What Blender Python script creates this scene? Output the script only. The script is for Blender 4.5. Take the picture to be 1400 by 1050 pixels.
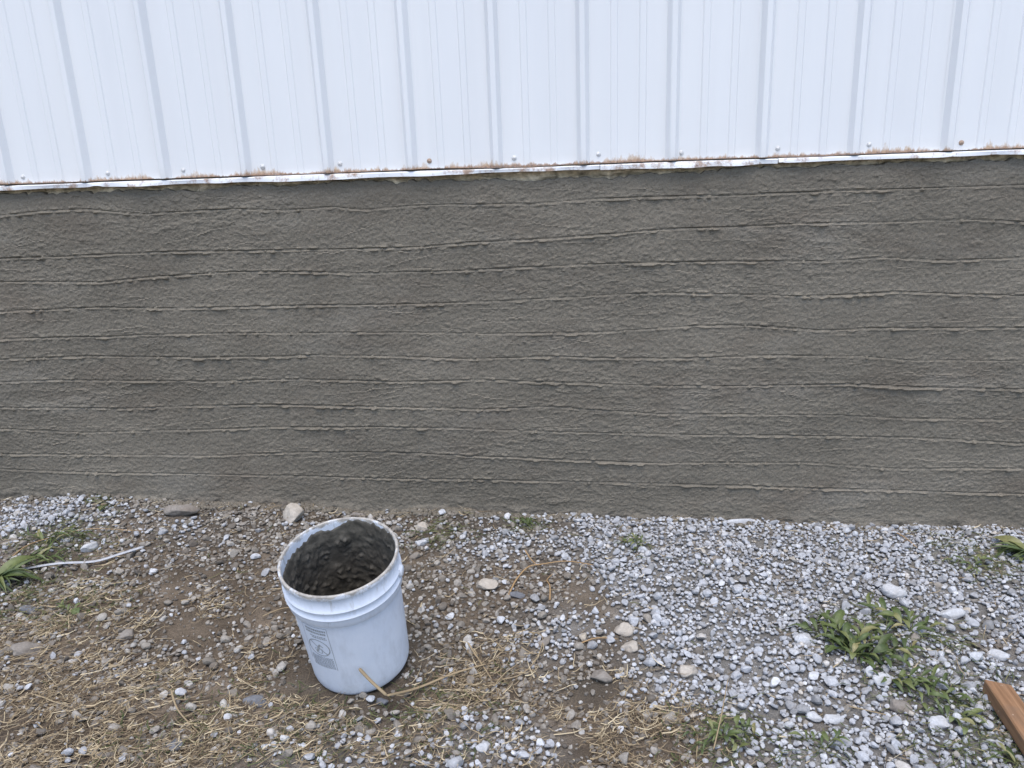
import bpy, bmesh, math, random
import numpy as np
from mathutils import Matrix, Vector

for o in list(bpy.data.objects):
    bpy.data.objects.remove(o)
S = bpy.context.scene
COL = S.collection
R = math.radians
rng = np.random.default_rng(11)
random.seed(5)

# ------------------------------------------------------------------ camera
CAM = np.array([0.0, -2.67926, 1.2954])
YAW, PITCH, ROLL, FPX = 0.09026512, 0.29230124, -0.03822764, 1092.0
_f = np.array([-math.sin(YAW) * math.cos(PITCH), math.cos(YAW) * math.cos(PITCH), -math.sin(PITCH)])
_r0 = np.array([math.cos(YAW), math.sin(YAW), 0.0])
_u0 = np.cross(_r0, _f)
_r = math.cos(ROLL) * _r0 + math.sin(ROLL) * _u0
_u = -math.sin(ROLL) * _r0 + math.cos(ROLL) * _u0
cam = bpy.data.cameras.new('camera')
cam.sensor_fit = 'HORIZONTAL'
cam.sensor_width = 36.0
cam.lens = 36.0 * FPX / 1400.0
cam.clip_start = 0.05
cam.clip_end = 500
cam_o = bpy.data.objects.new('camera', cam)
COL.objects.link(cam_o)
m = Matrix.Identity(4)
for i in range(3):
    m[i][0], m[i][1], m[i][2], m[i][3] = _r[i], _u[i], -_f[i], CAM[i]
cam_o.matrix_world = m
S.camera = cam_o
S.render.resolution_x, S.render.resolution_y = 1024, 768

# ------------------------------------------------------------------ light
SUN_EL, SUN_AZ = R(70), R(180)          # azimuth clockwise from +Y
w = bpy.data.worlds.new('World')
S.world = w
w.use_nodes = True
nt = w.node_tree
nt.nodes.clear()
sky = nt.nodes.new('ShaderNodeTexSky')
sky.sky_type = 'NISHITA'
sky.sun_disc = False
sky.sun_elevation = SUN_EL
sky.sun_rotation = SUN_AZ
sky.air_density = 1.0
sky.dust_density = 1.6
sky.ozone_density = 1.0
bg = nt.nodes.new('ShaderNodeBackground')
bg.inputs['Strength'].default_value = 0.15
wo = nt.nodes.new('ShaderNodeOutputWorld')
nt.links.new(sky.outputs[0], bg.inputs[0])
nt.links.new(bg.outputs[0], wo.inputs[0])
sl = bpy.data.lights.new('sun', 'SUN')
sl.energy = 1.3
sl.angle = R(40)
sl.color = (1.0, 0.95, 0.87)
so = bpy.data.objects.new('sun', sl)
COL.objects.link(so)
sd = Vector((math.sin(SUN_AZ) * math.cos(SUN_EL), math.cos(SUN_AZ) * math.cos(SUN_EL), math.sin(SUN_EL)))
so.rotation_euler = sd.to_track_quat('Z', 'Y').to_euler()
so.location = (-2, -6, 8)
S.view_settings.view_transform = 'Standard'
S.view_settings.look = 'None'
S.view_settings.exposure = 0.97
S.view_settings.gamma = 1.0

# ------------------------------------------------------------------ helpers
def px_ray(x, y):
    return _f + (x - 700) / FPX * _r - (y - 525) / FPX * _u


def on_wall(x, y, Y=0.0):
    d = px_ray(x, y)
    return CAM + (Y - CAM[1]) / d[1] * d


def on_ground(x, y, h=0.0):
    d = px_ray(x, y)
    t = (-.013 + h - .031 * CAM[0] - CAM[2]) / (d[2] + .031 * d[0])
    return CAM + t * d


def px_scale(x, y):
    """metres per photograph pixel on the ground at that place"""
    p = on_ground(x, y)
    return float((p - CAM) @ _f) / FPX


def fnoise(shape, dx, lx, lz, seed):
    """smooth random field, std 1; axis 0 = first length"""
    r = np.random.default_rng(seed)
    n = r.standard_normal(shape)
    kx = np.fft.fftfreq(shape[0], dx)[:, None] * 2 * np.pi
    kz = np.fft.rfftfreq(shape[1], dx)[None, :] * 2 * np.pi
    g = np.exp(-.5 * ((kx * lx) ** 2 + (kz * lz) ** 2))
    out = np.fft.irfft2(np.fft.rfft2(n) * g, s=shape)
    return (out - out.mean()) / out.std()


def fnoise1(n, dx, l, seed):
    return fnoise((n, 2), dx, l, 0.0, seed)[:, 0] if False else _n1(n, dx, l, seed)


def _n1(n, dx, l, seed):
    r = np.random.default_rng(seed)
    k = np.fft.rfftfreq(n, dx) * 2 * np.pi
    o = np.fft.irfft(np.fft.rfft(r.standard_normal(n)) * np.exp(-.5 * (k * l) ** 2), n=n)
    return (o - o.mean()) / o.std()


def sstep(a, b, x):
    t = np.clip((x - a) / (b - a), 0, 1)
    return t * t * (3 - 2 * t)


def mesh_np(name, verts, faces, smooth=False):
    """verts (n,3), faces (m,k) all the same size"""
    verts = np.ascontiguousarray(verts, dtype=np.float32)
    faces = np.ascontiguousarray(faces, dtype=np.int32)
    me = bpy.data.meshes.new(name)
    k = faces.shape[1]
    me.vertices.add(len(verts))
    me.vertices.foreach_set('co', verts.ravel())
    me.loops.add(faces.size)
    me.loops.foreach_set('vertex_index', faces.ravel())
    me.polygons.add(len(faces))
    me.polygons.foreach_set('loop_start', np.arange(0, faces.size, k, dtype=np.int32))
    me.update(calc_edges=True)
    me.polygons.foreach_set('use_smooth', np.full(len(faces), smooth))
    me.update()
    return me


def link(name, me, mat=None, parent=None, loc=None):
    o = bpy.data.objects.new(name, me)
    COL.objects.link(o)
    if mat is not None and me is not None and not me.materials:
        me.materials.append(mat)
    if parent is not None:
        o.parent = parent
    if loc is not None:
        o.location = loc
    return o


def tag(o, label=None, cat=None, group=None, kind=None):
    for k, v in (('label', label), ('category', cat), ('group', group), ('kind', kind)):
        if v:
            o[k] = v
    return o


def empty(name, loc=(0, 0, 0)):
    o = bpy.data.objects.new(name, None)
    o.empty_display_size = .05
    COL.objects.link(o)
    o.location = loc
    return o


def grid_faces(nx, ny):
    i = np.arange(nx * ny).reshape(nx, ny)
    return np.stack([i[:-1, :-1], i[1:, :-1], i[1:, 1:], i[:-1, 1:]], -1).reshape(-1, 4)


def bm_mesh(name, bm, smooth=False):
    me = bpy.data.meshes.new(name)
    bm.normal_update()
    bm.to_mesh(me)
    bm.free()
    if smooth:
        me.polygons.foreach_set('use_smooth', np.full(len(me.polygons), True))
    return me


# ------------------------------------------------------------------ materials
def new_mat(name, rough=.8, spec=.3):
    mt = bpy.data.materials.new(name)
    mt.use_nodes = True
    b = mt.node_tree.nodes['Principled BSDF']
    b.inputs['Roughness'].default_value = rough
    b.inputs['Specular IOR Level'].default_value = spec
    return mt, mt.node_tree, b


def nd(t, kind, **kw):
    n = t.nodes.new(kind)
    for k, v in kw.items():
        if k in n.inputs:
            n.inputs[k].default_value = v
        else:
            setattr(n, k, v)
    return n


def ramp(t, src, stops):
    n = t.nodes.new('ShaderNodeValToRGB')
    e = n.color_ramp.elements
    while len(e) < len(stops):
        e.new(.5)
    for i, (p, c) in enumerate(stops):
        e[i].position = p
        e[i].color = (*c, 1) if len(c) == 3 else c
    t.links.new(src, n.inputs[0])
    return n.outputs[0]


def noise(t, scale, detail=4, rough=.55, vec=None, dim='3D'):
    n = nd(t, 'ShaderNodeTexNoise', Scale=scale, Detail=detail, Roughness=rough)
    if vec is not None:
        t.links.new(vec, n.inputs['Vector'])
    return n.outputs['Fac']


def coord(t, which='Object', scale=None):
    c = t.nodes.new('ShaderNodeTexCoord').outputs[which]
    if scale is None:
        return c
    mp = nd(t, 'ShaderNodeMapping')
    mp.inputs['Scale'].default_value = scale
    t.links.new(c, mp.inputs['Vector'])
    return mp.outputs[0]


def mix(t, fac, a, b, mode='MIX'):
    n = t.nodes.new('ShaderNodeMix')
    n.data_type = 'RGBA'
    n.blend_type = mode
    for sock, v in ((n.inputs[0], fac), (n.inputs[6], a), (n.inputs[7], b)):
        if hasattr(v, 'is_linked'):
            t.links.new(v, sock)
        elif isinstance(v, (int, float)):
            sock.default_value = v
        else:
            sock.default_value = (*v, 1)
    return n.outputs[2]


def math_n(t, op, a, b=None, c=None):
    n = t.nodes.new('ShaderNodeMath')
    n.operation = op
    for i, v in enumerate((a, b, c)):
        if v is None:
            continue
        if hasattr(v, 'is_linked'):
            t.links.new(v, n.inputs[i])
        else:
            n.inputs[i].default_value = v
    return n.outputs[0]


def bump(t, b, h, strength=.4, dist=.002):
    n = nd(t, 'ShaderNodeBump', Strength=strength, Distance=dist)
    t.links.new(h, n.inputs['Height'])
    t.links.new(n.outputs[0], b.inputs['Normal'])


def island(t):
    return t.nodes.new('ShaderNodeNewGeometry').outputs['Random Per Island']


def mat_plaster():
    mt, t, b = new_mat('wet_mortar', .78, .35)
    c = coord(t)
    big = noise(t, 1.5, 5, .6, coord(t, 'Object', (1, 1, 2.2)))
    col = ramp(t, big, [(.3, (.138, .122, .097)), (.7, (.200, .177, .142))])
    med = noise(t, 9, 5, .6, coord(t, 'Object', (.5, 1, 2.0)))
    col = mix(t, .55, col, ramp(t, med, [(.3, (.78, .78, .77)), (.72, (1.18, 1.18, 1.17))]), 'MULTIPLY')
    wm = ramp(t, noise(t, 3.5, 4, .6, coord(t, 'Object', (.6, 1, 1.6))), [(.5, (0, 0, 0)), (.75, (.5, .5, .5))])
    col = mix(t, wm, col, (.125, .098, .074))
    sw = ramp(t, noise(t, 2.2, 5, .6, coord(t, 'Object', (.8, 1, 2.6))), [(.54, (0, 0, 0)), (.70, (.55, .55, .55))])
    col = mix(t, sw, col, (.225, .205, .172))
    fine = noise(t, 230, 3, .6, c)
    col = mix(t, .5, col, ramp(t, fine, [(.3, (.58, .58, .58)), (.7, (1.38, 1.38, 1.38))]), 'MULTIPLY')
    t.links.new(col, b.inputs['Base Color'])
    bump(t, b, noise(t, 260, 4, .65, coord(t, 'Object', (.6, 1, 1.3))), .8, .003)
    return mt


def mat_soil():
    mt, t, b = new_mat('soil', .95, .1)
    at = nd(t, 'ShaderNodeAttribute', attribute_name='fines')
    c = coord(t)
    brown = ramp(t, noise(t, 6, 6, .65, c), [(.3, (.080, .063, .047)), (.55, (.145, .116, .088)), (.75, (.25, .205, .16))])
    gray = ramp(t, noise(t, 9, 6, .65, c), [(.3, (.10, .096, .09)), (.7, (.26, .252, .24))])
    col = mix(t, at.outputs['Fac'], brown, gray)
    at2 = nd(t, 'ShaderNodeAttribute', attribute_name='damp')
    col = mix(t, at2.outputs['Fac'], col, (.062, .056, .047))
    sp = ramp(t, noise(t, 260, 3, .7, c), [(.32, (.5, .5, .5)), (.72, (1.45, 1.43, 1.4))])
    col = mix(t, .8, col, sp, 'MULTIPLY')
    t.links.new(col, b.inputs['Base Color'])
    bump(t, b, noise(t, 150, 6, .7, c), .9, .006)
    return mt


def mat_stone(name, stops, dirt=.4, dirtcol=(.12, .09, .065)):
    mt, t, b = new_mat(name, .85, .25)
    c = coord(t)
    col = ramp(t, island(t), stops)
    v = ramp(t, noise(t, 120, 4, .65, c), [(.28, (.62, .61, .6)), (.7, (1.2, 1.2, 1.2))])
    col = mix(t, .75, col, v, 'MULTIPLY')
    d = ramp(t, noise(t, 28, 5, .7, c), [(.45, (0, 0, 0)), (.72, (dirt,) * 3)])
    col = mix(t, d, col, dirtcol)
    t.links.new(col, b.inputs['Base Color'])
    bump(t, b, noise(t, 240, 4, .65, c), .5, .002)
    return mt


def mat_plain(name, col, rough=.8, spec=.3, var=.25, scale=40, bscale=None):
    mt, t, b = new_mat(name, rough, spec)
    lo = tuple(x * (1 - var) for x in col)
    hi = tuple(min(1, x * (1 + var)) for x in col)
    t.links.new(ramp(t, noise(t, scale, 5, .6, coord(t)), [(.3, lo), (.7, hi)]), b.inputs['Base Color'])
    if bscale:
        bump(t, b, noise(t, bscale, 4, .6, coord(t)), .5, .002)
    return mt


def mat_siding():
    mt, t, b = new_mat('white_enamel_steel', .38, .4)
    ge = t.nodes.new('ShaderNodeNewGeometry')
    sp = t.nodes.new('ShaderNodeSeparateXYZ')
    t.links.new(ge.outputs['Position'], sp.inputs[0])
    h = math_n(t, 'SUBTRACT', sp.outputs['Z'], SIDE_Z)
    base = ramp(t, noise(t, 1.6, 4, .55, coord(t, 'Object', (1, 1, .5))), [(.3, (.735, .742, .755)), (.7, (.775, .78, .785))])
    # faint chalky streaks
    st = noise(t, 14, 3, .5, coord(t, 'Object', (1, 1, .04)))
    base = mix(t, .35, base, ramp(t, st, [(.3, (.93, .93, .93)), (.7, (1.03, 1.03, 1.03))]), 'MULTIPLY')
    # rust creeping up from the cut edge: fringe height varies along x
    n1 = noise(t, 9, 3, .6, coord(t, 'Object', (1, 1, .02)))
    n2 = noise(t, 60, 5, .75, coord(t, 'Object', (1, 1, .30)))
    fr = math_n(t, 'MULTIPLY', math_n(t, 'POWER', n2, 2.0), math_n(t, 'POWER', n1, 2.2))
    lim = math_n(t, 'ADD', math_n(t, 'MULTIPLY', fr, .27), -.0040)
    q = math_n(t, 'DIVIDE', h, math_n(t, 'MAXIMUM', lim, .0008))
    k = math_n(t, 'SUBTRACT', 1.0, q)
    k = math_n(t, 'MULTIPLY', math_n(t, 'MINIMUM', math_n(t, 'MAXIMUM', k, 0.0), 1.0), math_n(t, 'MULTIPLY', noise(t, 70, 4, .7, coord(t)), 2.5))
    hq = math_n(t, 'MULTIPLY', math_n(t, 'MINIMUM', math_n(t, 'DIVIDE', math_n(t, 'MAXIMUM', h, 0.0), .012), 1.0), .30)
    rn = math_n(t, 'ADD', math_n(t, 'MULTIPLY', noise(t, 120, 4, .7, coord(t)), .8), hq)
    rust = ramp(t, rn, [(.35, (.09, .038, .016)), (.5, (.30, .15, .065)), (.78, (.56, .40, .24))])
    col = mix(t, math_n(t, 'MINIMUM', k, .88), base, rust)
    # dust low on the sheet
    dk = math_n(t, 'MULTIPLY', math_n(t, 'SUBTRACT', 1.0, math_n(t, 'MINIMUM', math_n(t, 'DIVIDE', math_n(t, 'MAXIMUM', h, 0.0), .05), 1.0)), .22)
    col = mix(t, math_n(t, 'MULTIPLY', dk, noise(t, 22, 4, .6, coord(t))), col, (.45, .38, .30))
    t.links.new(col, b.inputs['Base Color'])
    bump(t, b, noise(t, 3, 2, .5, coord(t, 'Object', (1, 1, .35))), .35, .012)
    return mt


def mat_trim():
    mt, t, b = new_mat('white_trim_paint', .45, .35)
    c = coord(t)
    r = ramp(t, noise(t, 16, 6, .75, c), [(.50, (0, 0, 0)), (.64, (.85, .85, .85))])
    rust = ramp(t, noise(t, 90, 3, .6, c), [(.3, (.12, .05, .02)), (.7, (.42, .26, .15))])
    base = ramp(t, noise(t, 5, 3, .5, c), [(.3, (.70, .715, .75)), (.7, (.79, .80, .815))])
    t.links.new(mix(t, r, base, rust), b.inputs['Base Color'])
    return mt


def mat_bucket():
    mt, t, b = new_mat('white_bucket_plastic', .42, .4)
    c = coord(t)
    base = ramp(t, noise(t, 7, 5, .6, c), [(.3, (.64, .69, .79)), (.7, (.74, .78, .86))])
    scuff = ramp(t, noise(t, 26, 6, .7, coord(t, 'Object', (1, 1, .35))), [(.48, (0, 0, 0)), (.75, (.42, .42, .42))])
    base = mix(t, scuff, base, (.42, .44, .48))
    # dried mortar smears on the lip and collar
    sp = t.nodes.new('ShaderNodeSeparateXYZ')
    t.links.new(c, sp.inputs[0])
    g = math_n(t, 'MULTIPLY', math_n(t, 'MAXIMUM', math_n(t, 'SUBTRACT', sp.outputs['Z'], B_H - .022), 0.0), 18.0)
    g = math_n(t, 'ADD', g, noise(t, 34, 5, .7, c))
    k = ramp(t, g, [(.70, (0, 0, 0)), (.86, (.9, .9, .9))])
    mud = ramp(t, noise(t, 70, 4, .6, c), [(.3, (.17, .15, .125)), (.7, (.46, .42, .36))])
    col = mix(t, k, base, mud)
    dr = noise(t, 55, 4, .65, coord(t, 'Object', (1, 1, .22)))
    up = math_n(t, 'MULTIPLY', math_n(t, 'MINIMUM', math_n(t, 'MAXIMUM', math_n(t, 'SUBTRACT', sp.outputs['Z'], B_H - .15), 0.0), .12), 1.6)
    col = mix(t, ramp(t, math_n(t, 'ADD', dr, up), [(.74, (0, 0, 0)), (.86, (.6, .6, .6))]), col, (.40, .385, .355))
    lo = math_n(t, 'SUBTRACT', .075, sp.outputs['Z'])
    lo = math_n(t, 'ADD', math_n(t, 'MULTIPLY', lo, 4.0), math_n(t, 'MULTIPLY', noise(t, 30, 5, .75, c), .8))
    col = mix(t, ramp(t, lo, [(.55, (0, 0, 0)), (.95, (.55, .55, .55))]), col, (.33, .31, .28))
    t.links.new(col, b.inputs['Base Color'])
    b.inputs['Subsurface Weight'].default_value = 0.0
    bump(t, b, noise(t, 60, 4, .6, c), .12, .003)
    return mt


def mat_straw(name, stops):
    mt, t, b = new_mat(name, .7, .3)
    t.links.new(ramp(t, island(t), stops), b.inputs['Base Color'])
    return mt


def mat_leaf():
    mt, t, b = new_mat('green_leaf', .5, .4)
    oi = t.nodes.new('ShaderNodeObjectInfo').outputs['Random']
    col = ramp(t, oi, [(0, (.048, .070, .022)), (.5, (.080, .108, .034)), (.85, (.125, .145, .050)), (1, (.24, .21, .10))])
    col = mix(t, .5, col, ramp(t, noise(t, 9, 4, .6, coord(t)), [(.3, (.6, .6, .6)), (.7, (1.3, 1.3, 1.3))]), 'MULTIPLY')
    t.links.new(col, b.inputs['Base Color'])
    b.inputs['Transmission Weight'].default_value = 0.0
    return mt


def mat_wood():
    mt, t, b = new_mat('weathered_brown_lumber', .75, .25)
    c = coord(t, 'Object', (.35, 9, 9))
    g = noise(t, 7, 6, .65, c)
    col = ramp(t, g, [(.28, (.13, .068, .034)), (.5, (.26, .145, .078)), (.72, (.38, .235, .135))])
    d = ramp(t, noise(t, 17, 5, .7, coord(t)), [(.5, (0, 0, 0)), (.75, (.55, .55, .55))])
    col = mix(t, d, col, (.17, .115, .08))
    p = ramp(t, noise(t, 38, 3, .6, coord(t)), [(.68, (0, 0, 0)), (.76, (.8, .8, .8))])
    col = mix(t, p, col, (.62, .50, .38))
    t.links.new(col, b.inputs['Base Color'])
    bump(t, b, g, .4, .002)
    return mt


# ------------------------------------------------------------------ shared numbers
SIDE_Z = 1.224                      # bottom edge of the sheet metal
B_H, B_R = .349, .1445              # bucket height and lip radius
B_POS, B_TILT = (-.580, -.924), (-.0215, -.218)
BX0, BX1 = -3.904, 2.816            # building ends
M = {
    'plaster': mat_plaster(), 'soil': mat_soil(), 'siding': mat_siding(), 'trim': mat_trim(), 'bucket': mat_bucket(),
    'leaf': mat_leaf(), 'slurry': mat_plain('shade_dark_wet_mortar', (.078, .070, .057), .6, .4, .4, 45, 200), 'wood': mat_wood(),  # slurry: wet mortar, its colour darkened further for shade inside the bucket
    'screw': mat_plain('painted_screw', (.58, .58, .58), .5, .4, .2, 200),
    'rusty_screw': mat_plain('rusty_screw', (.36, .27, .21), .7, .3, .4, 300),
    'cream': mat_plain('cream_sealant', (.52, .43, .31), .9, .2, .5, 45, 120),
    'roof': mat_plain('roof_sheet', (.55, .57, .60), .45, .4, .1, 6),
    'print': mat_plain('faded_grey_print', (.34, .36, .38), .6, .3, .3, 300),
    'strip': mat_plain('white_plastic_strip', (.40, .41, .44), .5, .4, .15, 60),
    'pale': mat_stone('pale_limestone', [(0, (.24, .24, .245)), (.15, (.34, .347, .365)), (.5, (.41, .422, .45)),
                                         (.82, (.475, .488, .515)), (.95, (.58, .59, .61)), (1, (.42, .37, .30))], .35, (.22, .20, .17)),
    'dirty': mat_stone('dusty_stone', [(0, (.11, .098, .085)), (.3, (.20, .180, .155)), (.6, (.27, .246, .215)),
                                       (.88, (.35, .327, .295)), (1, (.50, .49, .47))], .6, (.14, .112, .088)),
    'straw': mat_straw('dry_straw', [(0, (.085, .060, .038)), (.3, (.17, .125, .078)), (.55, (.27, .205, .125)), (.8, (.40, .315, .195)), (1, (.62, .52, .35))]),
    'root': mat_straw('brown_stalk', [(0, (.27, .165, .08)), (1, (.40, .27, .14))]),
    'grass': mat_straw('thin_green_grass', [(0, (.045, .065, .022)), (.5, (.085, .105, .035)), (1, (.17, .16, .07))]),
}

# ------------------------------------------------------------------ ground
GX = np.arange(-3.2, 2.6, .008)
GY = np.arange(-2.0, .06, .008)
gn = (.006 * fnoise((len(GX), len(GY)), .008, .16, .14, 1) + .0035 * fnoise((len(GX), len(GY)), .008, .035, .03, 2)
      + .0015 * fnoise((len(GX), len(GY)), .008, .010, .010, 3))


def blobs(lst):
    out = []
    for px, py, rad, amp in lst:
        p = on_ground(px, py)
        out.append((p[0], p[1], rad, amp))

    def fn(x, y):
        v = np.zeros_like(x, dtype=float)
        for bx, by, rad, amp in out:
            v = np.maximum(v, amp * np.exp(-((x - bx) ** 2 + (y - by) ** 2) / rad ** 2))
        return v
    return fn


def ground_h(x, y):
    x = np.asarray(x, float)
    y = np.asarray(y, float)
    i = np.clip((x - GX[0]) / .008, 0, len(GX) - 1.001)
    j = np.clip((y - GY[0]) / .008, 0, len(GY) - 1.001)
    i0, j0 = i.astype(int), j.astype(int)
    fi, fj = i - i0, j - j0
    n = (gn[i0, j0] * (1 - fi) * (1 - fj) + gn[i0 + 1, j0] * fi * (1 - fj)
         + gn[i0, j0 + 1] * (1 - fi) * fj + gn[i0 + 1, j0 + 1] * fi * fj)
    base = -.013 - .031 * np.clip(x, -4, 4)
    mound = .034 * np.exp(-(((x + .58) / .17) ** 2 + ((y + .78) / .12) ** 2))
    return base + n + mound - .010 * np.exp(-(y / .05) ** 2) * (x > -.4)


def gpoint(px, py, h=0.0):
    p = on_ground(px, py)
    return np.array([p[0], p[1], float(ground_h(p[0], p[1])) + h])


f_bare = blobs([(270, 905, .16, .9), (215, 950, .10, .7), (60, 985, .12, .6), (500, 905, .13, .4), (330, 780, .12, .35)])
f_straw = blobs([(60, 960, .22, .7), (150, 1010, .26, .9), (330, 1010, .26, 1.0), (420, 960, .16, .8), (250, 1100, .35, .9), (540, 1020, .20, .7),
                 (60, 860, .2, .6), (150, 850, .15, .6), (620, 950, .13, .65), (860, 1010, .17, .85), (780, 960, .10, .6), (310, 830, .14, .35),
                 (690, 900, .10, .45), (930, 950, .10, .35), (700, 1010, .10, .35), (90, 1120, .4, .8), (800, 1100, .2, .8)])
f_damp = blobs([(640, 715, .22, .8), (480, 715, .25, .7), (330, 715, .3, .55), (800, 935, .10, .8), (760, 715, .08, .5), (590, 800, .12, .6),
                (600, 880, .12, .5), (720, 850, .1, .3), (1000, 712, .07, .7), (1330, 730, .18, .45), (450, 960, .15, .4), (40, 790, .15, .5)])
f_paleL = blobs([(60, 705, .26, .9), (140, 700, .14, .7), (620, 1030, .12, .7), (690, 740, .14, .75), (640, 760, .1, .4), (240, 720, .14, .4),
                 (770, 870, .14, .8), (700, 1020, .15, .7), (450, 1040, .12, .6), (380, 1030, .08, .5)])
f_gap = blobs([(805, 935, .12, .9), (880, 1015, .13, .85), (960, 1020, .09, .6), (1190, 865, .07, .35), (1240, 950, .06, .4), (720, 950, .1, .5),
               (1340, 880, .09, .5), (850, 700, .0001, 0), (1345, 775, .08, .5)])


PN = [fnoise((len(GX), len(GY)), .008, l_, l_, 40 + i_) for i_, l_ in enumerate((.045, .10, .022))]


def pn(k, x, y):
    i = np.clip((np.asarray(x) - GX[0]) / .008, 0, len(GX) - 1).astype(int)
    j = np.clip((np.asarray(y) - GY[0]) / .008, 0, len(GY) - 1).astype(int)
    return PN[k][i, j]


def pale_density(x, y):
    v = sstep(-.26, .26, x + .40 * y + .31 + .10 * pn(1, x, y) + .06 * pn(0, x, y)) - .16 * np.clip(pn(0, x, y) - .7, 0, 2)
    return np.clip(np.maximum(v, f_paleL(x, y)) - f_gap(x, y), 0, 1)


def axis(fine, lo, hi, n=26):
    g = np.geomspace(.02, 1, n)
    return np.concatenate([(fine[0] - (fine[0] - lo) * g)[::-1], fine, fine[-1] + (hi - fine[-1]) * g])


ax, ay = axis(GX[::2], -70, 70), axis(GY[::2], -70, 70)
XX, YY = np.meshgrid(ax, ay, indexing='ij')
ZZ = ground_h(XX, YY)
gme = mesh_np('ground', np.stack([XX, YY, ZZ], -1).reshape(-1, 3), grid_faces(len(ax), len(ay)), True)
for nm, val in (('fines', np.clip(pale_density(XX, YY) * 1.1, 0, 1)), ('damp', f_damp(XX, YY) * .85)):
    at = gme.attributes.new(nm, 'FLOAT', 'POINT')
    at.data.foreach_set('value', val.astype(np.float32).ravel())
tag(link('ground', gme, M['soil']), kind='structure')

# ------------------------------------------------------------------ foundation wall
DX = .0038
WX = np.arange(BX0, BX1, DX)
WZ = np.arange(-.11, 1.201, DX)
nx, nz = len(WX), len(WZ)
X2, Z2 = WX[:, None], WZ[None, :]
sh = (nx, nz)
H = .0020 * fnoise(sh, DX, .30, .12, 21) + .0003 * fnoise(sh, DX, .07, .022, 22)
rid = lambda n, s=1.0: np.exp(-np.abs(n) * s)
# coarse crinkled skin, stretched along the trowel strokes
patch = sstep(-.8, 1.2, fnoise(sh, DX, .13, .07, 23))
skin = rid(fnoise(sh, DX, .0085, .0042, 24), 2.6) * rid(fnoise(sh, DX, .022, .010, 31), .6)
H += (.0005 + .0015 * patch) * (skin - .35)
H += .00012 * fnoise(sh, DX, .0075, .0036, 25) + .00056 * fnoise(sh, DX, .003, .003, 26)
for q_, (lx_, lz_, th_, am_) in enumerate(((.026, .0060, .7, .0005), (.013, .0040, 1.0, .0007), (.040, .0070, 1.1, .0009), (.008, .0040, 1.4, .0011))):
    nn_ = fnoise(sh, DX, lx_, lz_, 150 + q_) + .28 * fnoise(sh, DX, .004, .003, 160 + q_)
    H += am_ * sstep(th_, th_ + .22, nn_) * (.35 + .65 * patch)
rough2 = np.clip(fnoise(sh, DX, .010, .004, 27) - 1.1, 0, 2)
H += .0010 * rough2 * sstep(-.2, 1, fnoise(sh, DX, .16, .06, 28))
LINES = [
    [(0, 295), (55, 289), (114, 286), (197, 293), (256, 289), (320, 285), (388, 288), (457, 283), (500, 287), (587, 280), (724, 278), (793, 273), (900, 268), (1024, 266), (1147, 260), (1296, 257), (1400, 253)],
    [(0, 353), (91, 350), (238, 344), (366, 342), (500, 340), (570, 338), (660, 330), (760, 325), (850, 318), (900, 314), (999, 310), (1098, 305), (1246, 302), (1326, 300), (1400, 304)],
    [(0, 385), (137, 385), (206, 378), (320, 372), (411, 371), (500, 374), (600, 372), (700, 366), (790, 362), (870, 359), (974, 357), (1048, 357), (1138, 357), (1197, 352), (1296, 356), (1400, 352)],
    [(0, 426), (137, 420), (219, 421), (320, 419), (434, 417), (543, 415), (686, 412), (757, 407), (900, 400), (999, 402), (1098, 405), (1222, 399), (1400, 404)],
    [(0, 463), (137, 460), (238, 456), (366, 454), (500, 454), (543, 454), (686, 456), (828, 454), (900, 449), (950, 445), (1024, 445), (1123, 451), (1197, 448), (1400, 448)],
    [(0, 491), (123, 486), (274, 489), (430, 485), (543, 487), (650, 491), (757, 487), (900, 490), (1048, 486), (1172, 486), (1246, 492), (1400, 492)],
    [(0, 522), (91, 519), (274, 521), (411, 518), (543, 521), (650, 519), (793, 523), (900, 527), (1073, 526), (1157, 524), (1246, 528), (1400, 531)],
    [(0, 556), (160, 558), (366, 553), (507, 555), (650, 559), (757, 555), (900, 565), (1098, 567), (1246, 571), (1400, 574)],
    [(0, 585), (114, 591), (274, 587), (366, 584), (543, 584), (686, 587), (900, 593), (1073, 595), (1246, 597), (1400, 606)],
    [(0, 620), (137, 621), (274, 623), (411, 618), (543, 619), (686, 624), (900, 633), (1098, 631), (1222, 640), (1400, 640)],
    [(0, 640), (137, 646), (320, 649), (500, 653), (686, 656), (900, 661), (1048, 665), (1197, 669), (1400, 675)],
]
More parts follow.
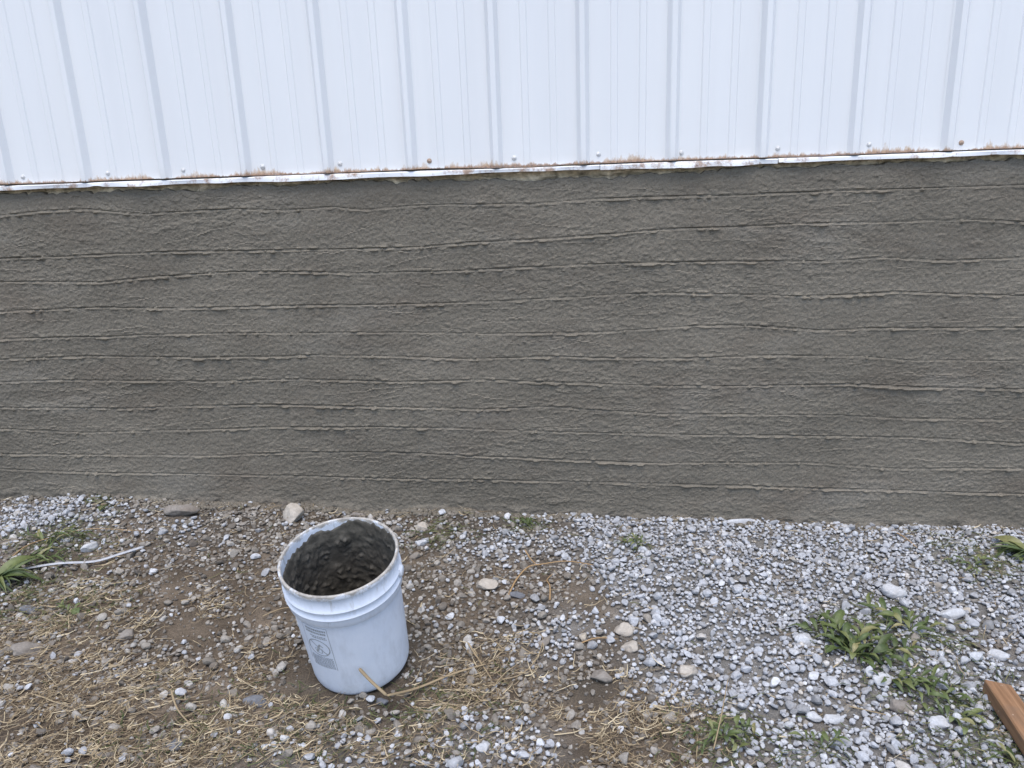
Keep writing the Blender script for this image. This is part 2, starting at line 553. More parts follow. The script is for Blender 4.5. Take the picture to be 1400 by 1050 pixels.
for li, L in enumerate(LINES):
    pts = np.array([on_wall(*q) for q in L])
    z0 = np.interp(WX, pts[:, 0], pts[:, 2])
    z0 = z0 + .0008 * _n1(nx, DX, .08, 200 + li) + .0003 * _n1(nx, DX, .012, 240 + li)
    a = np.clip(1.0 + .25 * _n1(nx, DX, .20, 300 + li) + .2 * _n1(nx, DX, .03, 320 + li), .55, 1.7)[:, None]
    b1 = np.clip(.55 + .6 * _n1(nx, DX, .007, 400 + li) + .4 * _n1(nx, DX, .06, 420 + li), 0, 2.4)[:, None]
    b2 = np.clip(-.05 + .8 * _n1(nx, DX, .007, 500 + li), 0, 2.2)[:, None]
    d = Z2 - z0[:, None]
    H += a * (-.0038 * np.exp(-(d / .0020) ** 2) + .0034 * b1 * np.exp(-((d + .0056 + .0016 * (b1 - .6)) / .0030) ** 2)
              + .0026 * b2 * np.exp(-((d - .0058) / .0034) ** 2))
    # each lift of mortar thins towards the stroke above it
    H += .0007 * np.where(d < 0, np.exp(d / .03), 0)
    for c in range(14):                                         # crumbs hanging from the stroke
        cx = rng.uniform(-2.6, 1.9)
        k = int((cx - WX[0]) / DX)
        rr = rng.uniform(.003, .0075)
        i0, i1 = max(0, k - 8), min(nx, k + 9)
        H[i0:i1] += .007 * np.exp(-(((X2[i0:i1] - cx) / rr) ** 2 + ((Z2 - z0[k] + rr * .8) / rr) ** 2) ** 2)
for s in range(300):                                            # short overlapping trowel edges
    cx, cz = rng.uniform(-3.0, 2.2), rng.uniform(.04, 1.17)
    ln, sl, cv = rng.uniform(.08, .30), rng.normal(.03, .13), rng.normal(0, .35)
    i0, i1 = max(0, int((cx - 2 * ln - WX[0]) / DX)), min(nx, int((cx + 2 * ln - WX[0]) / DX))
    if i1 - i0 < 6:
        continue
    u = X2[i0:i1] - cx
    zz = cz + sl * u + cv * u * u + .0018 * _n1(i1 - i0, DX, .012, 900 + s)[:, None]
    d = Z2 - zz
    am = np.exp(-(u / ln) ** 2 * 1.6) * np.clip(1 + .5 * _n1(i1 - i0, DX, .008, 1300 + s)[:, None], .2, 2.2)
    sg = rng.uniform(.0006, .0022)
    H[i0:i1] += sg * am * (np.where(d < 0, np.exp(-np.abs(d) / .004), -.35 * np.exp(-np.abs(d) / .0025)))
# foot flares out, ragged
flare = .005 * np.exp(-np.clip(Z2 - ground_h(WX, np.zeros(nx))[:, None], 0, 1) / .022)
H += flare * np.clip(1 + .7 * fnoise(sh, DX, .018, .008, 29) + .35 * fnoise(sh, DX, .006, .005, 30), .1, 3)
H = np.where(Z2 > 1.12, np.maximum(H, -.005), H)
# ragged top under the trim
top = 1.193 + .0035 * _n1(nx, DX, .05, 33) + .0028 * _n1(nx, DX, .007, 34)
top -= .014 * np.exp(-((WX - .0) / .42) ** 4) + .004 * np.exp(-((WX + .9) / .3) ** 2)
ZZw = np.minimum(np.broadcast_to(Z2, sh), top[:, None])
Yw = -.004 - H
over = np.broadcast_to(Z2, sh) - top[:, None]
Yw = np.where(over > 0, Yw + over * 2.2, Yw)
Yw[:, -1] = .055
keep = np.ones(nx, bool)
far = (WX < -2.5) | (WX > 1.8)
keep[far] = (np.arange(nx)[far] % 4 == 0)
keep[0] = keep[-1] = True
V = np.stack([np.broadcast_to(X2, sh), Yw, ZZw], -1)[keep]
fme = mesh_np('mortar_face', V.reshape(-1, 3), grid_faces(V.shape[0], nz), False)
fw = empty('foundation_wall', (0, 0, 0))
tag(fw, 'grey mortar coated foundation wall with horizontal trowel lines', 'wall')
link('mortar_face', fme, M['plaster'], fw)
bm = bmesh.new()
bmesh.ops.create_cube(bm, size=1, matrix=Matrix.Translation(((BX0 + BX1) / 2, 3.06, .50)) @ Matrix.Diagonal((BX1 - BX0 - .01, 6.0, 1.34, 1)))
link('footing_core', bm_mesh('footing_core', bm), M['plaster'], fw)

# ------------------------------------------------------------------ metal building
bld = empty('metal_building', (0, 0, 0))
tag(bld, 'white ribbed steel siding of a metal building with rusty bottom edge', 'building')
P = .28
RIB0 = -1.944
TOP_Z = 3.3


def rib_profile():
    """front profile of one pitch starting at a rib centre: (x, out)"""
    pts = [(-.0275, .0), (-.0205, .0010), (-.0088, .0226), (-.0072, .0240), (-.0058, .0244), (.0058, .0244), (.0072, .0240), (.0088, .0226), (.0205, .0010), (.0275, .0)]
    for c in (.098, .186):
        pts += [(c - .0125, .0), (c - .0085, .0036), (c + .0085, .0036), (c + .0125, .0)]
    return pts


def make_panel(k0, seed):
    prof = []
    for q in range(3):
        prof += [(RIB0 + P * (k0 + q) + x, d) for x, d in rib_profile()]
    xe = RIB0 + P * (k0 + 3)
    prof += [(xe - .0285, .0), (xe - .0212, .0002), (xe - .0095, .0213), (xe - .0073, .0226), (xe + .0066, .0229)]
    fine = []
    for (x0, d0), (x1, d1) in zip(prof[:-1], prof[1:]):
        n = 1 if x1 - x0 < .03 else 4
        fine += [(x0 + (x1 - x0) * i / n, d0 + (d1 - d0) * i / n) for i in range(n)]
    fine.append(prof[-1])
    pr = np.array(fine)
    zs = np.concatenate([SIDE_Z + np.array([0, .004, .012]), np.linspace(SIDE_Z + .03, TOP_Z, 40)])
    wob = fnoise((len(pr), len(zs)), .03, .05, .14, seed) * .0009
    edge = np.interp(pr[:, 0], np.linspace(-5, 4, 200), _n1(200, .045, .08, 77)) * .0012
    xg = np.repeat(pr[:, :1], len(zs), 1)
    zg = np.repeat(zs[None], len(pr), 0) + edge[:, None] * (zs[None] < SIDE_Z + .02)
    yf = -.001 - pr[:, 1:2] - wob
    F_ = np.stack([xg, yf, zg], -1)
    B_ = np.stack([xg, yf + .0009, zg], -1)
    n = len(pr) * len(zs)
    fa = grid_faces(len(pr), len(zs))
    fb = fa[:, ::-1] + n
    idx = np.arange(n).reshape(len(pr), len(zs))
    bt = np.stack([idx[:-1, 0], idx[:-1, 0] + n, idx[1:, 0] + n, idx[1:, 0]], -1)
    sd_ = np.stack([idx[-1, :-1], idx[-1, :-1] + n, idx[-1, 1:] + n, idx[-1, 1:]], -1)
    return mesh_np('siding_panel', np.concatenate([F_.reshape(-1, 3), B_.reshape(-1, 3)]), np.concatenate([fa, fb, bt, sd_]), False)


def screw_mesh():
    bm = bmesh.new()
    prof = [(.0, .0050), (.0026, .0048), (.0038, .0040), (.0042, .0024), (.0060, .0021), (.0078, .0013), (.0083, .0)]
    n = 14
    rings = []
    for r_, h_ in prof:
        if r_ == 0:
            rings.append([bm.verts.new((0, -h_, 0))])
        else:
            rings.append([bm.verts.new((r_ * math.cos(2 * math.pi * i / n), -h_, r_ * math.sin(2 * math.pi * i / n))) for i in range(n)])
    for a, b in zip(rings[:-1], rings[1:]):
        for i in range(n):
            j = (i + 1) % n
            if len(a) == 1:
                bm.faces.new((a[0], b[i], b[j]))
            else:
                bm.faces.new((a[i], b[i], b[j], a[j]))
    return bm_mesh('screw', bm, True)


sc_ok, sc_ru = screw_mesh(), screw_mesh()
sc_ok.materials.append(M['screw'])
sc_ru.materials.append(M['rusty_screw'])
SCREWS = [(32, 242, 0), (148, 237, 0), (251, 233, 0), (359, 228, 0), (465, 224, 0), (587, 220, 1), (703, 216, 0), (818, 211, 0), (931, 209, 0),
          (1063, 203, 0), (1188, 198, 0), (1314, 195, 1)]
panels = []
for k0 in range(-7, 17, 3):
    o = link('siding_panel', make_panel(k0, 50 + k0), M['siding'], bld)
    panels.append((RIB0 + P * k0, o))
for x, y, ru in SCREWS:
    p = on_wall(x, y)
    par = [o for x0, o in panels if x0 - .02 <= p[0]][-1]
    s = link('screw', sc_ru if ru else sc_ok, None, par, (p[0], -.0012, p[2]))
    s.rotation_euler = (random.uniform(-.12, .12), random.uniform(0, 6), random.uniform(-.12, .12))


def make_trim(x0, x1, seed, drop, kick):
    n = int((x1 - x0) / .012)
    xs = np.linspace(x0, x1, n)
    w1 = _n1(n, .012, .14, seed)
    w2 = _n1(n, .012, .035, seed + 1)
    w3 = np.clip(_n1(n, .012, .02, seed + 2) - 1.3, 0, 2)
    zt = SIDE_Z - .0045 + .0006 * w1
    low = zt - drop - .0016 * w1 - .0008 * w2 + .003 * w3
    out = .021 + .0016 * w2 + kick * (.5 + .5 * np.tanh(w1)) + .003 * w3
    prof = [np.stack([xs, np.full(n, .03), zt + .002], -1),
            np.stack([xs, np.full(n, -.0195), zt], -1),
            np.stack([xs, -.0215 - 0 * out, zt - .0018], -1),
            np.stack([xs, -(.4 * .0215 + .6 * out), (zt + low) / 2], -1),
            np.stack([xs, -out, low], -1),
            np.stack([xs, -out + .0013, low - .0002], -1),
            np.stack([xs, -(.4 * .0215 + .6 * out) + .0013, (zt + low) / 2], -1),
            np.stack([xs, np.full(n, -.019), zt - .0032], -1),
            np.stack([xs, np.full(n, .03), zt - .0012], -1)]
    V = np.stack(prof, 1)
    return mesh_np('base_trim', V.reshape(-1, 3), grid_faces(n, len(prof)), False)


xa = float(on_wall(1062, 215)[0])
xb = float(on_wall(820, 225)[0])
link('base_trim', make_trim(BX0, xb - .001, 60, .0145, .003), M['trim'], bld)
link('base_trim', make_trim(xb + .001, xa - .001, 70, .0165, .005), M['trim'], bld)
link('base_trim', make_trim(xa + .001, BX1, 80, .0125, .004), M['trim'], bld)
# crumbly sealant strip behind the trim
n = 900
xs = np.linspace(BX0 + .01, BX1 - .01, n)
zs = np.linspace(1.168, 1.222, 12)
yy = .016 - .007 * np.clip(fnoise((n, 12), .0075, .014, .008, 91), -1.5, 1.3)
link('sealant_strip', mesh_np('sealant_strip', np.stack([np.repeat(xs[:, None], 12, 1), yy, np.repeat(zs[None], n, 0)], -1).reshape(-1, 3),
                              grid_faces(n, 12), False), M['cream'], bld)


def box(name, x0, x1, y0, y1, z0, z1, mat, par, rot=None):
    bm = bmesh.new()
    bmesh.ops.create_cube(bm, size=1, matrix=Matrix.Translation(((x0 + x1) / 2, (y0 + y1) / 2, (z0 + z1) / 2)) @ Matrix.Diagonal((x1 - x0, y1 - y0, z1 - z0, 1)))
    return link(name, bm_mesh(name, bm), mat, par)


box('inner_frame', BX0 + .02, BX1 - .02, .06, 6.0, 1.23, TOP_Z - .02, M['roof'], bld)
bm = bmesh.new()
rv = [bm.verts.new(v) for v in ((BX0 - .12, -.10, TOP_Z + .01), (BX1 + .12, -.10, TOP_Z + .01), (BX1 + .12, 3.0, TOP_Z + .75), (BX0 - .12, 3.0, TOP_Z + .75),
                                (BX0 - .12, 6.15, TOP_Z + .01), (BX1 + .12, 6.15, TOP_Z + .01))]
bm.faces.new((rv[0], rv[1], rv[2], rv[3]))
bm.faces.new((rv[3], rv[2], rv[5], rv[4]))
g = bmesh.ops.solidify(bm, geom=bm.faces[:], thickness=.04)
link('roof', bm_mesh('roof', bm), M['roof'], bld)

# ------------------------------------------------------------------ bucket
bx, by = B_POS
axv = Vector((B_TILT[0], B_TILT[1], 1)).normalized()
q = Vector((0, 0, 1)).rotation_difference(axv)
tilt = math.acos(axv.z)
bz = -.013 - .031 * bx + .86 * B_R * math.sin(tilt) * .7
bucket = empty('bucket', (bx, by, bz))
bucket.rotation_mode = 'QUATERNION'
bucket.rotation_quaternion = q
tag(bucket, 'white plastic bucket coated inside with wet mortar, leaning on the gravel', 'bucket')
R0 = B_R
body_top = B_H - .100
b_top_r, b_bot_r = R0 - .0105, .86 * R0


def body_r(z):
    return b_bot_r + (b_top_r - b_bot_r) * z / body_top


def lathe(name, prof, n=96, smooth=True, wob=None):
    th = np.linspace(0, 2 * np.pi, n, endpoint=False)
    pr = np.array(prof)
    rr = np.repeat(pr[:, :1], n, 1)
    zz = np.repeat(pr[:, 1:2], n, 1)
    if wob is not None:
        rr, zz = wob(rr, zz, th)
    V = np.stack([rr * np.cos(th), rr * np.sin(th), zz], -1)
    i = np.arange(len(pr) * n).reshape(len(pr), n)
    j = np.roll(i, -1, 1)
    f = np.stack([i[:-1], j[:-1], j[1:], i[1:]], -1).reshape(-1, 4)
    return mesh_np(name, V.reshape(-1, 3), f, smooth)


outer = [(.001, .003), (b_bot_r - .012, .003), (b_bot_r - .009, .0), (b_bot_r - .004, .001), (b_bot_r - .001, .005), (b_bot_r + .0003, .012)]
for z in np.linspace(.03, body_top - .004, 10):
    outer.append((body_r(z), z))
c0 = body_top
outer += [(b_top_r, c0 - .001), (R0 - .0052, c0), (R0 - .0042, c0 + .0015), (R0 - .0042, c0 + .020),
          (R0 - .0040, c0 + .0215), (R0 - .0005, c0 + .023), (R0 - .0002, c0 + .0255), (R0 - .0040, c0 + .0275), (R0 - .0046, c0 + .043),
          (R0 - .0042, c0 + .0445), (R0 - .0004, c0 + .046), (R0 - .0001, c0 + .0485), (R0 - .0042, c0 + .0505),
          (R0 - .0048, B_H - .016), (R0 - .0044, B_H - .0145), (R0 - .0004, B_H - .013), (R0, B_H - .0115), (R0, B_H - .0025), (R0 - .0012, B_H - .0004),
          (R0 - .0030, B_H), (R0 - .0060, B_H - .0003), (R0 - .0072, B_H - .002)]
inner = [(R0 - .0078, B_H - .012), (R0 - .0085, B_H - .05), (b_top_r - .004, body_top), (b_bot_r - .003, .012), (b_bot_r - .010, .006), (.001, .006)]
shell = link('shell', lathe('shell', outer + inner, 112), M['bucket'], bucket)
# handle boss moulded on the collar, both sides
for azi in (R(4), R(184)):
    bm = bmesh.new()
    prof = [(.0, .0085), (.009, .0082), (.0125, .0065), (.0145, .002), (.0148, -.004)]
    nn = 18
    rings = []
    for r_, h_ in prof:
        rings.append([bm.verts.new((h_, r_ * 1.25 * math.cos(2 * math.pi * i / nn), r_ * math.sin(2 * math.pi * i / nn))) for i in range(nn if r_ else 1)])
    for a, b in zip(rings[:-1], rings[1:]):
        for i in range(nn):
            j = (i + 1) % nn
            if len(a) == 1:
                bm.faces.new((a[0], b[i], b[j]))
            else:
                bm.faces.new((a[i], b[i], b[j], a[j]))
    e = link('handle_boss', bm_mesh('handle_boss', bm, True), M['bucket'], bucket, ((R0 - .004) * math.cos(azi), (R0 - .004) * math.sin(azi), B_H - .062))
    e.rotation_euler = (0, 0, azi)


def coat(rr, zz, th):
    m_, n_ = rr.shape
    nn = fnoise((m_, n_), .0035, .016, .018, 61) * .0012 + np.clip(fnoise((m_, n_), .0035, .005, .0055, 62) - 1.0, 0, 2) * .0040
    nn += .0007 * fnoise((m_, n_), .0035, .004, .004, 65) + .0022 * sstep(.7, 1.0, fnoise((m_, n_), .0035, .010, .007, 66))
    hi = B_H - .012 - .019 * (.5 - .5 * np.cos(th - R(60))) + .006 * _n1(n_, .01, .06, 63) + .0022 * _n1(n_, .01, .008, 64)
    hi = np.minimum(hi, B_H - .003)
    s = zz / zz.max()
    z2 = .010 + s * (hi[None] - .010)
    lim = np.interp(z2, [0, .012, body_top, B_H], [b_bot_r - .004, b_bot_r - .003, b_top_r - .004, R0 - .0076])
    fade = np.clip((1 - s) * 9, 0, 1)
    r2 = lim - .0010 - np.clip(.0028 + nn, .0002, .02) * fade
    r2 = np.where(s >= .999, lim + .001, r2)
    return r2, z2


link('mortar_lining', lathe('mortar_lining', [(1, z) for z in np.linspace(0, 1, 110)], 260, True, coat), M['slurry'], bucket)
# leftover mortar in the bottom
n = 70
gx = np.linspace(-1, 1, n)
A, Bq = np.meshgrid(gx, gx, indexing='ij')
rad = np.maximum(np.abs(A), np.abs(Bq)) + 1e-9
sc = rad / np.sqrt(A * A + Bq * Bq + 1e-12)
px_, py_ = A * sc * (b_bot_r - .001), Bq * sc * (b_bot_r - .001)
hz = .026 + .006 * fnoise((n, n), .004, .030, .026, 71) + .003 * np.abs(fnoise((n, n), .004, .010, .009, 72)) + .08 * px_
hz += .03 * np.clip(rad - .6, 0, 1)
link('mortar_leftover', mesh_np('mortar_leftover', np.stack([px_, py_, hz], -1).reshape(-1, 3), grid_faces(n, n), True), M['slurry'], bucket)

# printed warning panel on the side
LAZ = R(-112)
pv, pf = [], []


def wrap(u, v):
    r_ = body_r(v) + .0007
    a = LAZ + u / r_
    return (r_ * math.cos(a), r_ * math.sin(a), v)


def quad(pts):
    i = len(pv)
    pv.extend(wrap(*p) for p in pts)
    pf.append((i, i + 1, i + 2, i + 3))


def stroke(pts, wd, closed=False):
    pts = [np.array(p, float) for p in pts]
    n_ = len(pts)
    for i in range(n_ if closed else n_ - 1):
        a, b = pts[i], pts[(i + 1) % n_]
        d = (b - a) / (np.linalg.norm(b - a) + 1e-9)
        nn = np.array([-d[1], d[0]]) * wd / 2
        quad([a - nn, b - nn, b + nn, a + nn])


U0, U1, V0, V1 = -.036, .036, .094, .238


def rect_line(a, b, wd, n_=8):
    a, b = np.array(a), np.array(b)
    stroke([a + (b - a) * i / n_ for i in range(n_ + 1)], wd)


rect_line((U0, V1), (U1, V1), .0011)
rect_line((U1, V1), (U1, V0), .0012)
rect_line((U0, V1), (U0, V0 + .02), .0011)
lr = random.Random(3)


def textrow(v, h, u0, u1, lo, hi):
    u = u0
    while u < u1:
        wd = lr.uniform(lo, hi)
        e_ = min(u + wd, u1)
        if e_ - u > .001:
            quad([(u, v), (e_, v), (e_, v + h), (u, v + h)])
        u = e_ + lr.uniform(.0008, .002)


textrow(.2245, .0060, -.026, .032, .0025, .0055)
textrow(.2150, .0060, -.026, .032, .0025, .0055)
textrow(.2050, .0032, -.016, .030, .002, .005)
textrow(.1995, .0032, -.012, .030, .002, .005)
for i in range(11):
    textrow(.1335 - i * .0035, .0019, -.030, .032, .002, .006)
cv = .1665
stroke([(.0300 * math.cos(a), cv + .0265 * math.sin(a)) for a in np.linspace(0, 2 * math.pi, 40, endpoint=False)], .0027, True)
stroke([(-.021 + i * .00525, cv + .0185 - i * .0046) for i in range(9)], .0025)
stroke([(-.012, cv - .004), (-.009, cv - .018), (.006, cv - .018), (.009, cv - .004)], .0015)          # pail
stroke([(-.012, cv - .004), (.009, cv - .004)], .0013)
for a, b, wd in (((-.004, cv - .009), (.000, cv + .004), .0055), ((.000, cv + .003), (.006, cv + .012), .0048), ((.005, cv + .010), (.013, cv + .004), .0026)):
    stroke([a, b], wd)
for o_ in np.linspace(0, math.pi, 5)[:-1]:
    d = np.array([math.cos(o_), math.sin(o_)]) * .0034
    stroke([np.array((-.006, cv - .012)) - d, np.array((-.006, cv - .012)) + d], .0036)
link('printed_label', mesh_np('printed_label', np.array(pv), np.array(pf)), M['print'], bucket)
bucket.children[-1]['label'] = 'faded grey printed warning panel with crossed-out pictogram'

# ------------------------------------------------------------------ stones
def ico(sub):
    bm = bmesh.new()
    bmesh.ops.create_icosphere(bm, subdivisions=sub, radius=1)
    v = np.array([x.co[:] for x in bm.verts])
    f = np.array([[y.index for y in x.verts] for x in bm.faces])
    bm.free()
    return v, f


ICO = {s: ico(s) for s in (1, 2, 3, 4)}


def rock(sub, r, cuts, lo=.45, hi=.85, rough=.05):
    v, f = ICO[sub]
    v = v.copy()
    for _ in range(cuts):
        nrm = r.standard_normal(3)
        nrm /= np.linalg.norm(nrm)
        d = v @ nrm - r.uniform(lo, hi)
        v -= np.where(d > 0, d * .93, 0)[:, None] * nrm
    v *= (1 + rough * r.standard_normal((len(v), 1)))
    v *= np.array([1, r.uniform(.68, 1), r.uniform(.45, .8)])
    return v / np.abs(v[:, :2]).max()


def rot_z_tilt(n, tilt_s, r):
    a = r.uniform(0, 2 * np.pi, n)
    tx, ty = r.normal(0, tilt_s, n), r.normal(0, tilt_s, n)
    ca, sa = np.cos(a), np.sin(a)
    Rz = np.zeros((n, 3, 3))
    Rz[:, 0, 0], Rz[:, 0, 1], Rz[:, 1, 0], Rz[:, 1, 1], Rz[:, 2, 2] = ca, -sa, sa, ca, 1
    cx, sx, cy_, sy_ = np.cos(tx), np.sin(tx), np.cos(ty), np.sin(ty)
    Rx = np.zeros((n, 3, 3))
    Rx[:, 0, 0], Rx[:, 1, 1], Rx[:, 1, 2], Rx[:, 2, 1], Rx[:, 2, 2] = 1, cx, -sx, sx, cx
    Ry = np.zeros((n, 3, 3))
    Ry[:, 1, 1], Ry[:, 0, 0], Ry[:, 0, 2], Ry[:, 2, 0], Ry[:, 2, 2] = 1, cy_, sy_, -sy_, cy_
    return Ry @ Rx @ Rz


def merge_rocks(protos, pid, loc, rad, tilt_s, r):
    n = len(loc)
    rot = rot_z_tilt(n, tilt_s, r)
    Vs, Fs, off = [], [], 0
    for k, (v, f) in enumerate(protos):
        s = np.where(pid == k)[0]
        if not len(s):
            continue
        w_ = np.einsum('nij,vj->nvi', rot[s], v) * rad[s][:, None, None] + loc[s][:, None]
        Vs.append(w_.reshape(-1, 3))
        Fs.append((f[None] + (np.arange(len(s)) * len(v))[:, None, None] + off).reshape(-1, 3))
        off += len(s) * len(v)
    return np.concatenate(Vs), np.concatenate(Fs)


# single stones one can pick out: (px, py, width px, height ratio, yaw deg, flatness, dirty?, label)
STONES = [
    (402, 712, 30, .9, 70, 1.15, 2, 'grey white stone splashed with mortar standing behind the bucket'),
    (250, 704, 50, .6, 10, .45, 1, 'flat brown slab stone at the wall left of the bucket'),
    (667, 806, 30, .95, 20, .6, 2, 'largest pale beige stone right of the bucket'),
    (176, 873, 24, .95, 40, .7, 1, 'triangular grey stone in the brown soil on the left'),
    (38, 830, 27, .6, 10, .45, 3, 'dark slate grey stone below the green weed at left edge'),
    (35, 890, 46, .6, 20, .4, 1, 'dusty pale flat stone at the left edge of the soil'),
    (352, 965, 40, .55, 0, .35, 3, 'dark flat grey stone lying in dry grass below the bucket'),
    (350, 992, 26, .6, 20, .4, 1, 'grey stone below the dark flat stone in dry grass'),
    (241, 1027, 24, 1.1, 60, .5, 3, 'dark grey stone in dry grass near the bottom edge'),
    (852, 866, 32, .7, -10, .55, 2, 'upper one of two beige stones touching amid the gravel'),
    (860, 888, 28, .7, -20, .55, 2, 'lower one of two beige stones touching amid the gravel'),
    (822, 934, 24, 1.4, 80, .7, 1, 'brown crusted upright stone in the dark soil patch'),
    (940, 921, 32, .75, 15, .6, 2, 'beige stone on pale gravel below the twin stones'),
    (1300, 846, 36, .6, 0, .5, 0, 'white angular stone right of the big green weed'),
    (1222, 815, 34, .8, -30, .6, 0, 'pale pitted stone just above the big green weed'),
    (1365, 901, 30, .6, -30, .4, 0, 'smooth white oval stone above the wooden board'),
    (1098, 882, 28, .95, 30, .7, 0, 'white chunky stone left of the big green weed'),
    (1231, 968, 30, .9, -30, .6, 1, 'brown and grey stone below the big green weed'),
    (1137, 985, 20, 2.0, 105, .6, 0, 'long white stone splinter left of the brown and grey stone'),
    (1112, 984, 22, .85, 0, .7, 0, 'white blocky stone beside the long white splinter'),
    (1283, 992, 30, .85, 10, .7, 0, 'white stone with brown top left of the wooden board'),
    (660, 1024, 22, .95, 30, .7, 0, 'white stone at the bottom edge below the bucket stalks'),
    (706, 819, 26, .5, 0, .4, 3, 'dark blue grey flat stone below the brown twig'),
    (578, 722, 20, 1.0, 0, .8, 2, 'small beige block of stone right of the bucket rim'),
    (122, 750, 24, .6, 50, .6, 0, 'pale finger shaped stone above the white plastic strip'),
    (575, 745, 18, .7, 0, .6, 0, 'white stone beside the bucket collar'),
    (1204, 935, 30, .7, 30, .6, 0, 'cluster sized white stone under the weed leaves'),
    (746, 883, 24, .7, 20, .5, 1, 'grey brown stone in the mixed soil amid the gravel'),
    (1012, 712, 44, .25, 5, .35, 0, 'flat white stone fragment bedded under the mortar right of middle'),
    (640, 701, 34, .25, 3, .25, 1, 'flat pale stone fragment bedded under the mortar above the bucket straw'),
    (486, 699, 28, .35, 0, .4, 1, 'pale blue grey stone at the wall directly behind the bucket rim'),
    (520, 957, 22, .6, 0, .5, 3, 'dark stone at the foot of the bucket'),
]
M['stone0'] = mat_stone('white_stone', [(0, (.50, .51, .53)), (1, (.50, .51, .53))], .5, (.22, .20, .17))
M['stone1'] = mat_stone('brown_grey_stone', [(0, (.25, .225, .20)), (1, (.25, .225, .20))], .75, (.11, .085, .065))
M['stone2'] = mat_stone('beige_stone', [(0, (.44, .40, .35)), (1, (.44, .40, .35))], .5, (.24, .20, .155))
M['stone3'] = mat_stone('slate_stone', [(0, (.155, .16, .175)), (1, (.155, .16, .175))], .35, (.09, .085, .08))
taken = []
for i, (x, y, wpx, ratio, yw, flat, md, lab) in enumerate(STONES):
    rr = np.random.default_rng(700 + i)
    v, f = ICO[4]
    v = v.copy()
    for _ in range(11):
        nrm = rr.standard_normal(3)
        nrm /= np.linalg.norm(nrm)
        d = v @ nrm - rr.uniform(.5, .88)
        v -= np.where(d > 0, d * .9, 0)[:, None] * nrm
    for fr_, am in ((3.1, .035), (7.3, .018), (17., .009)):
        ph = rr.uniform(0, 6, (3, 3))
        nz_ = sum(np.sin(v @ (rr.standard_normal(3) * fr_) + ph[k, 0]) for k in range(3))
        v *= 1 + am * nz_[:, None]
    v /= np.abs(v).max(0)
    a = .5 * wpx * px_scale(x, y)
    v *= np.array([a, a * ratio, a * flat])
    p = gpoint(x, y)
    o = link('stone', mesh_np('stone', v, f, True), M['stone%d' % md], None, (p[0], p[1], p[2] + a * flat * (.45 if ratio > .4 else -.1)))
    o.rotation_euler = (rr.normal(0, .12), rr.normal(0, .12), R(yw))
    tag(o, lab, 'stone', 'single stones on the ground')
    taken.append((p[0], p[1], a * max(ratio, 1) * .8))

# gravel: dart throwing, large first
PX0, PX1, PY0, PY1 = -2.95, 2.15, -1.72, -.006
protos = {1: [(rock(2, np.random.default_rng(800 + k), 8, rough=.025), ICO[2][1]) for k in range(18)],
          0: [(rock(1, np.random.default_rng(900 + k), 3, .6, .9, rough=.08), ICO[1][1]) for k in range(8)]}
vi, fi = None, None
bmi = bmesh.new()
bmesh.ops.create_icosphere(bmi, subdivisions=1, radius=1)
bmi.free()
phi = (1 + 5 ** .5) / 2
v12 = np.array([(-1, phi, 0), (1, phi, 0), (-1, -phi, 0), (1, -phi, 0), (0, -1, phi), (0, 1, phi), (0, -1, -phi), (0, 1, -phi),
                (phi, 0, -1), (phi, 0, 1), (-phi, 0, -1), (-phi, 0, 1)]) / math.hypot(1, phi)
f12 = np.array([(0, 11, 5), (0, 5, 1), (0, 1, 7), (0, 7, 10), (0, 10, 11), (1, 5, 9), (5, 11, 4), (11, 10, 2), (10, 7, 6), (7, 1, 8),
                (3, 9, 4), (3, 4, 2), (3, 2, 6), (3, 6, 8), (3, 8, 9), (4, 9, 5), (2, 4, 11), (6, 2, 10), (8, 6, 7), (9, 8, 1)])
chip_protos = []
for k in range(12):
    r_ = np.random.default_rng(950 + k)
    v = v12 * (1 + .22 * r_.standard_normal((12, 1))) * np.array([1, r_.uniform(.55, .95), r_.uniform(.4, .8)])
    chip_protos.append((v, f12))

CELL = .016
occ = {}


def fits(x, y, r_):
    cx, cy_ = int(x / CELL + 1000), int(y / CELL + 1000)
    for i in (-2, -1, 0, 1, 2):
        for j in (-2, -1, 0, 1, 2):
            for (a, b, c) in occ.get((cx + i, cy_ + j), ()):
                if (a - x) ** 2 + (b - y) ** 2 < (.70 * (c + r_)) ** 2:
                    return False
    return True


def add_occ(x, y, r_):
    occ.setdefault((int(x / CELL + 1000), int(y / CELL + 1000)), []).append((x, y, r_))


bmat = bucket.matrix_basis.inverted()
big_r = np.sort(np.concatenate([rng.uniform(.0095, .0160, 2600), rng.uniform(.0062, .0095, 15000), rng.uniform(.0036, .0064, 52000)]))[::-1]
cx_ = rng.uniform(PX0, PX1, len(big_r))
cy_ = rng.uniform(PY0, PY1, len(big_r))
dens = pale_density(cx_, cy_)
bare = f_bare(cx_, cy_)
strw = f_straw(cx_, cy_)
u1 = rng.uniform(0, 1, len(big_r))
want = np.maximum(dens, np.clip(.85 + .30 * pn(0, cx_, cy_) - .75 * bare - .25 * strw, .03, 1))
ok = u1 < want
side = rng.uniform(0, 1, len(big_r)) < np.clip(dens * 1.15, .09, .97)      # pale or dusty
res = {0: [], 1: []}
for i in np.where(ok)[0]:
    x, y, r_ = cx_[i], cy_[i], big_r[i]
    if (x - bx) ** 2 + (y - by) ** 2 < .112 ** 2:
        continue
    if any((x - a) ** 2 + (y - b) ** 2 < (c + r_ * .3) ** 2 for a, b, c in taken):
        continue
    if fits(x, y, r_):
        add_occ(x, y, r_)
        res[1 if side[i] else 0].append((x, y, r_))
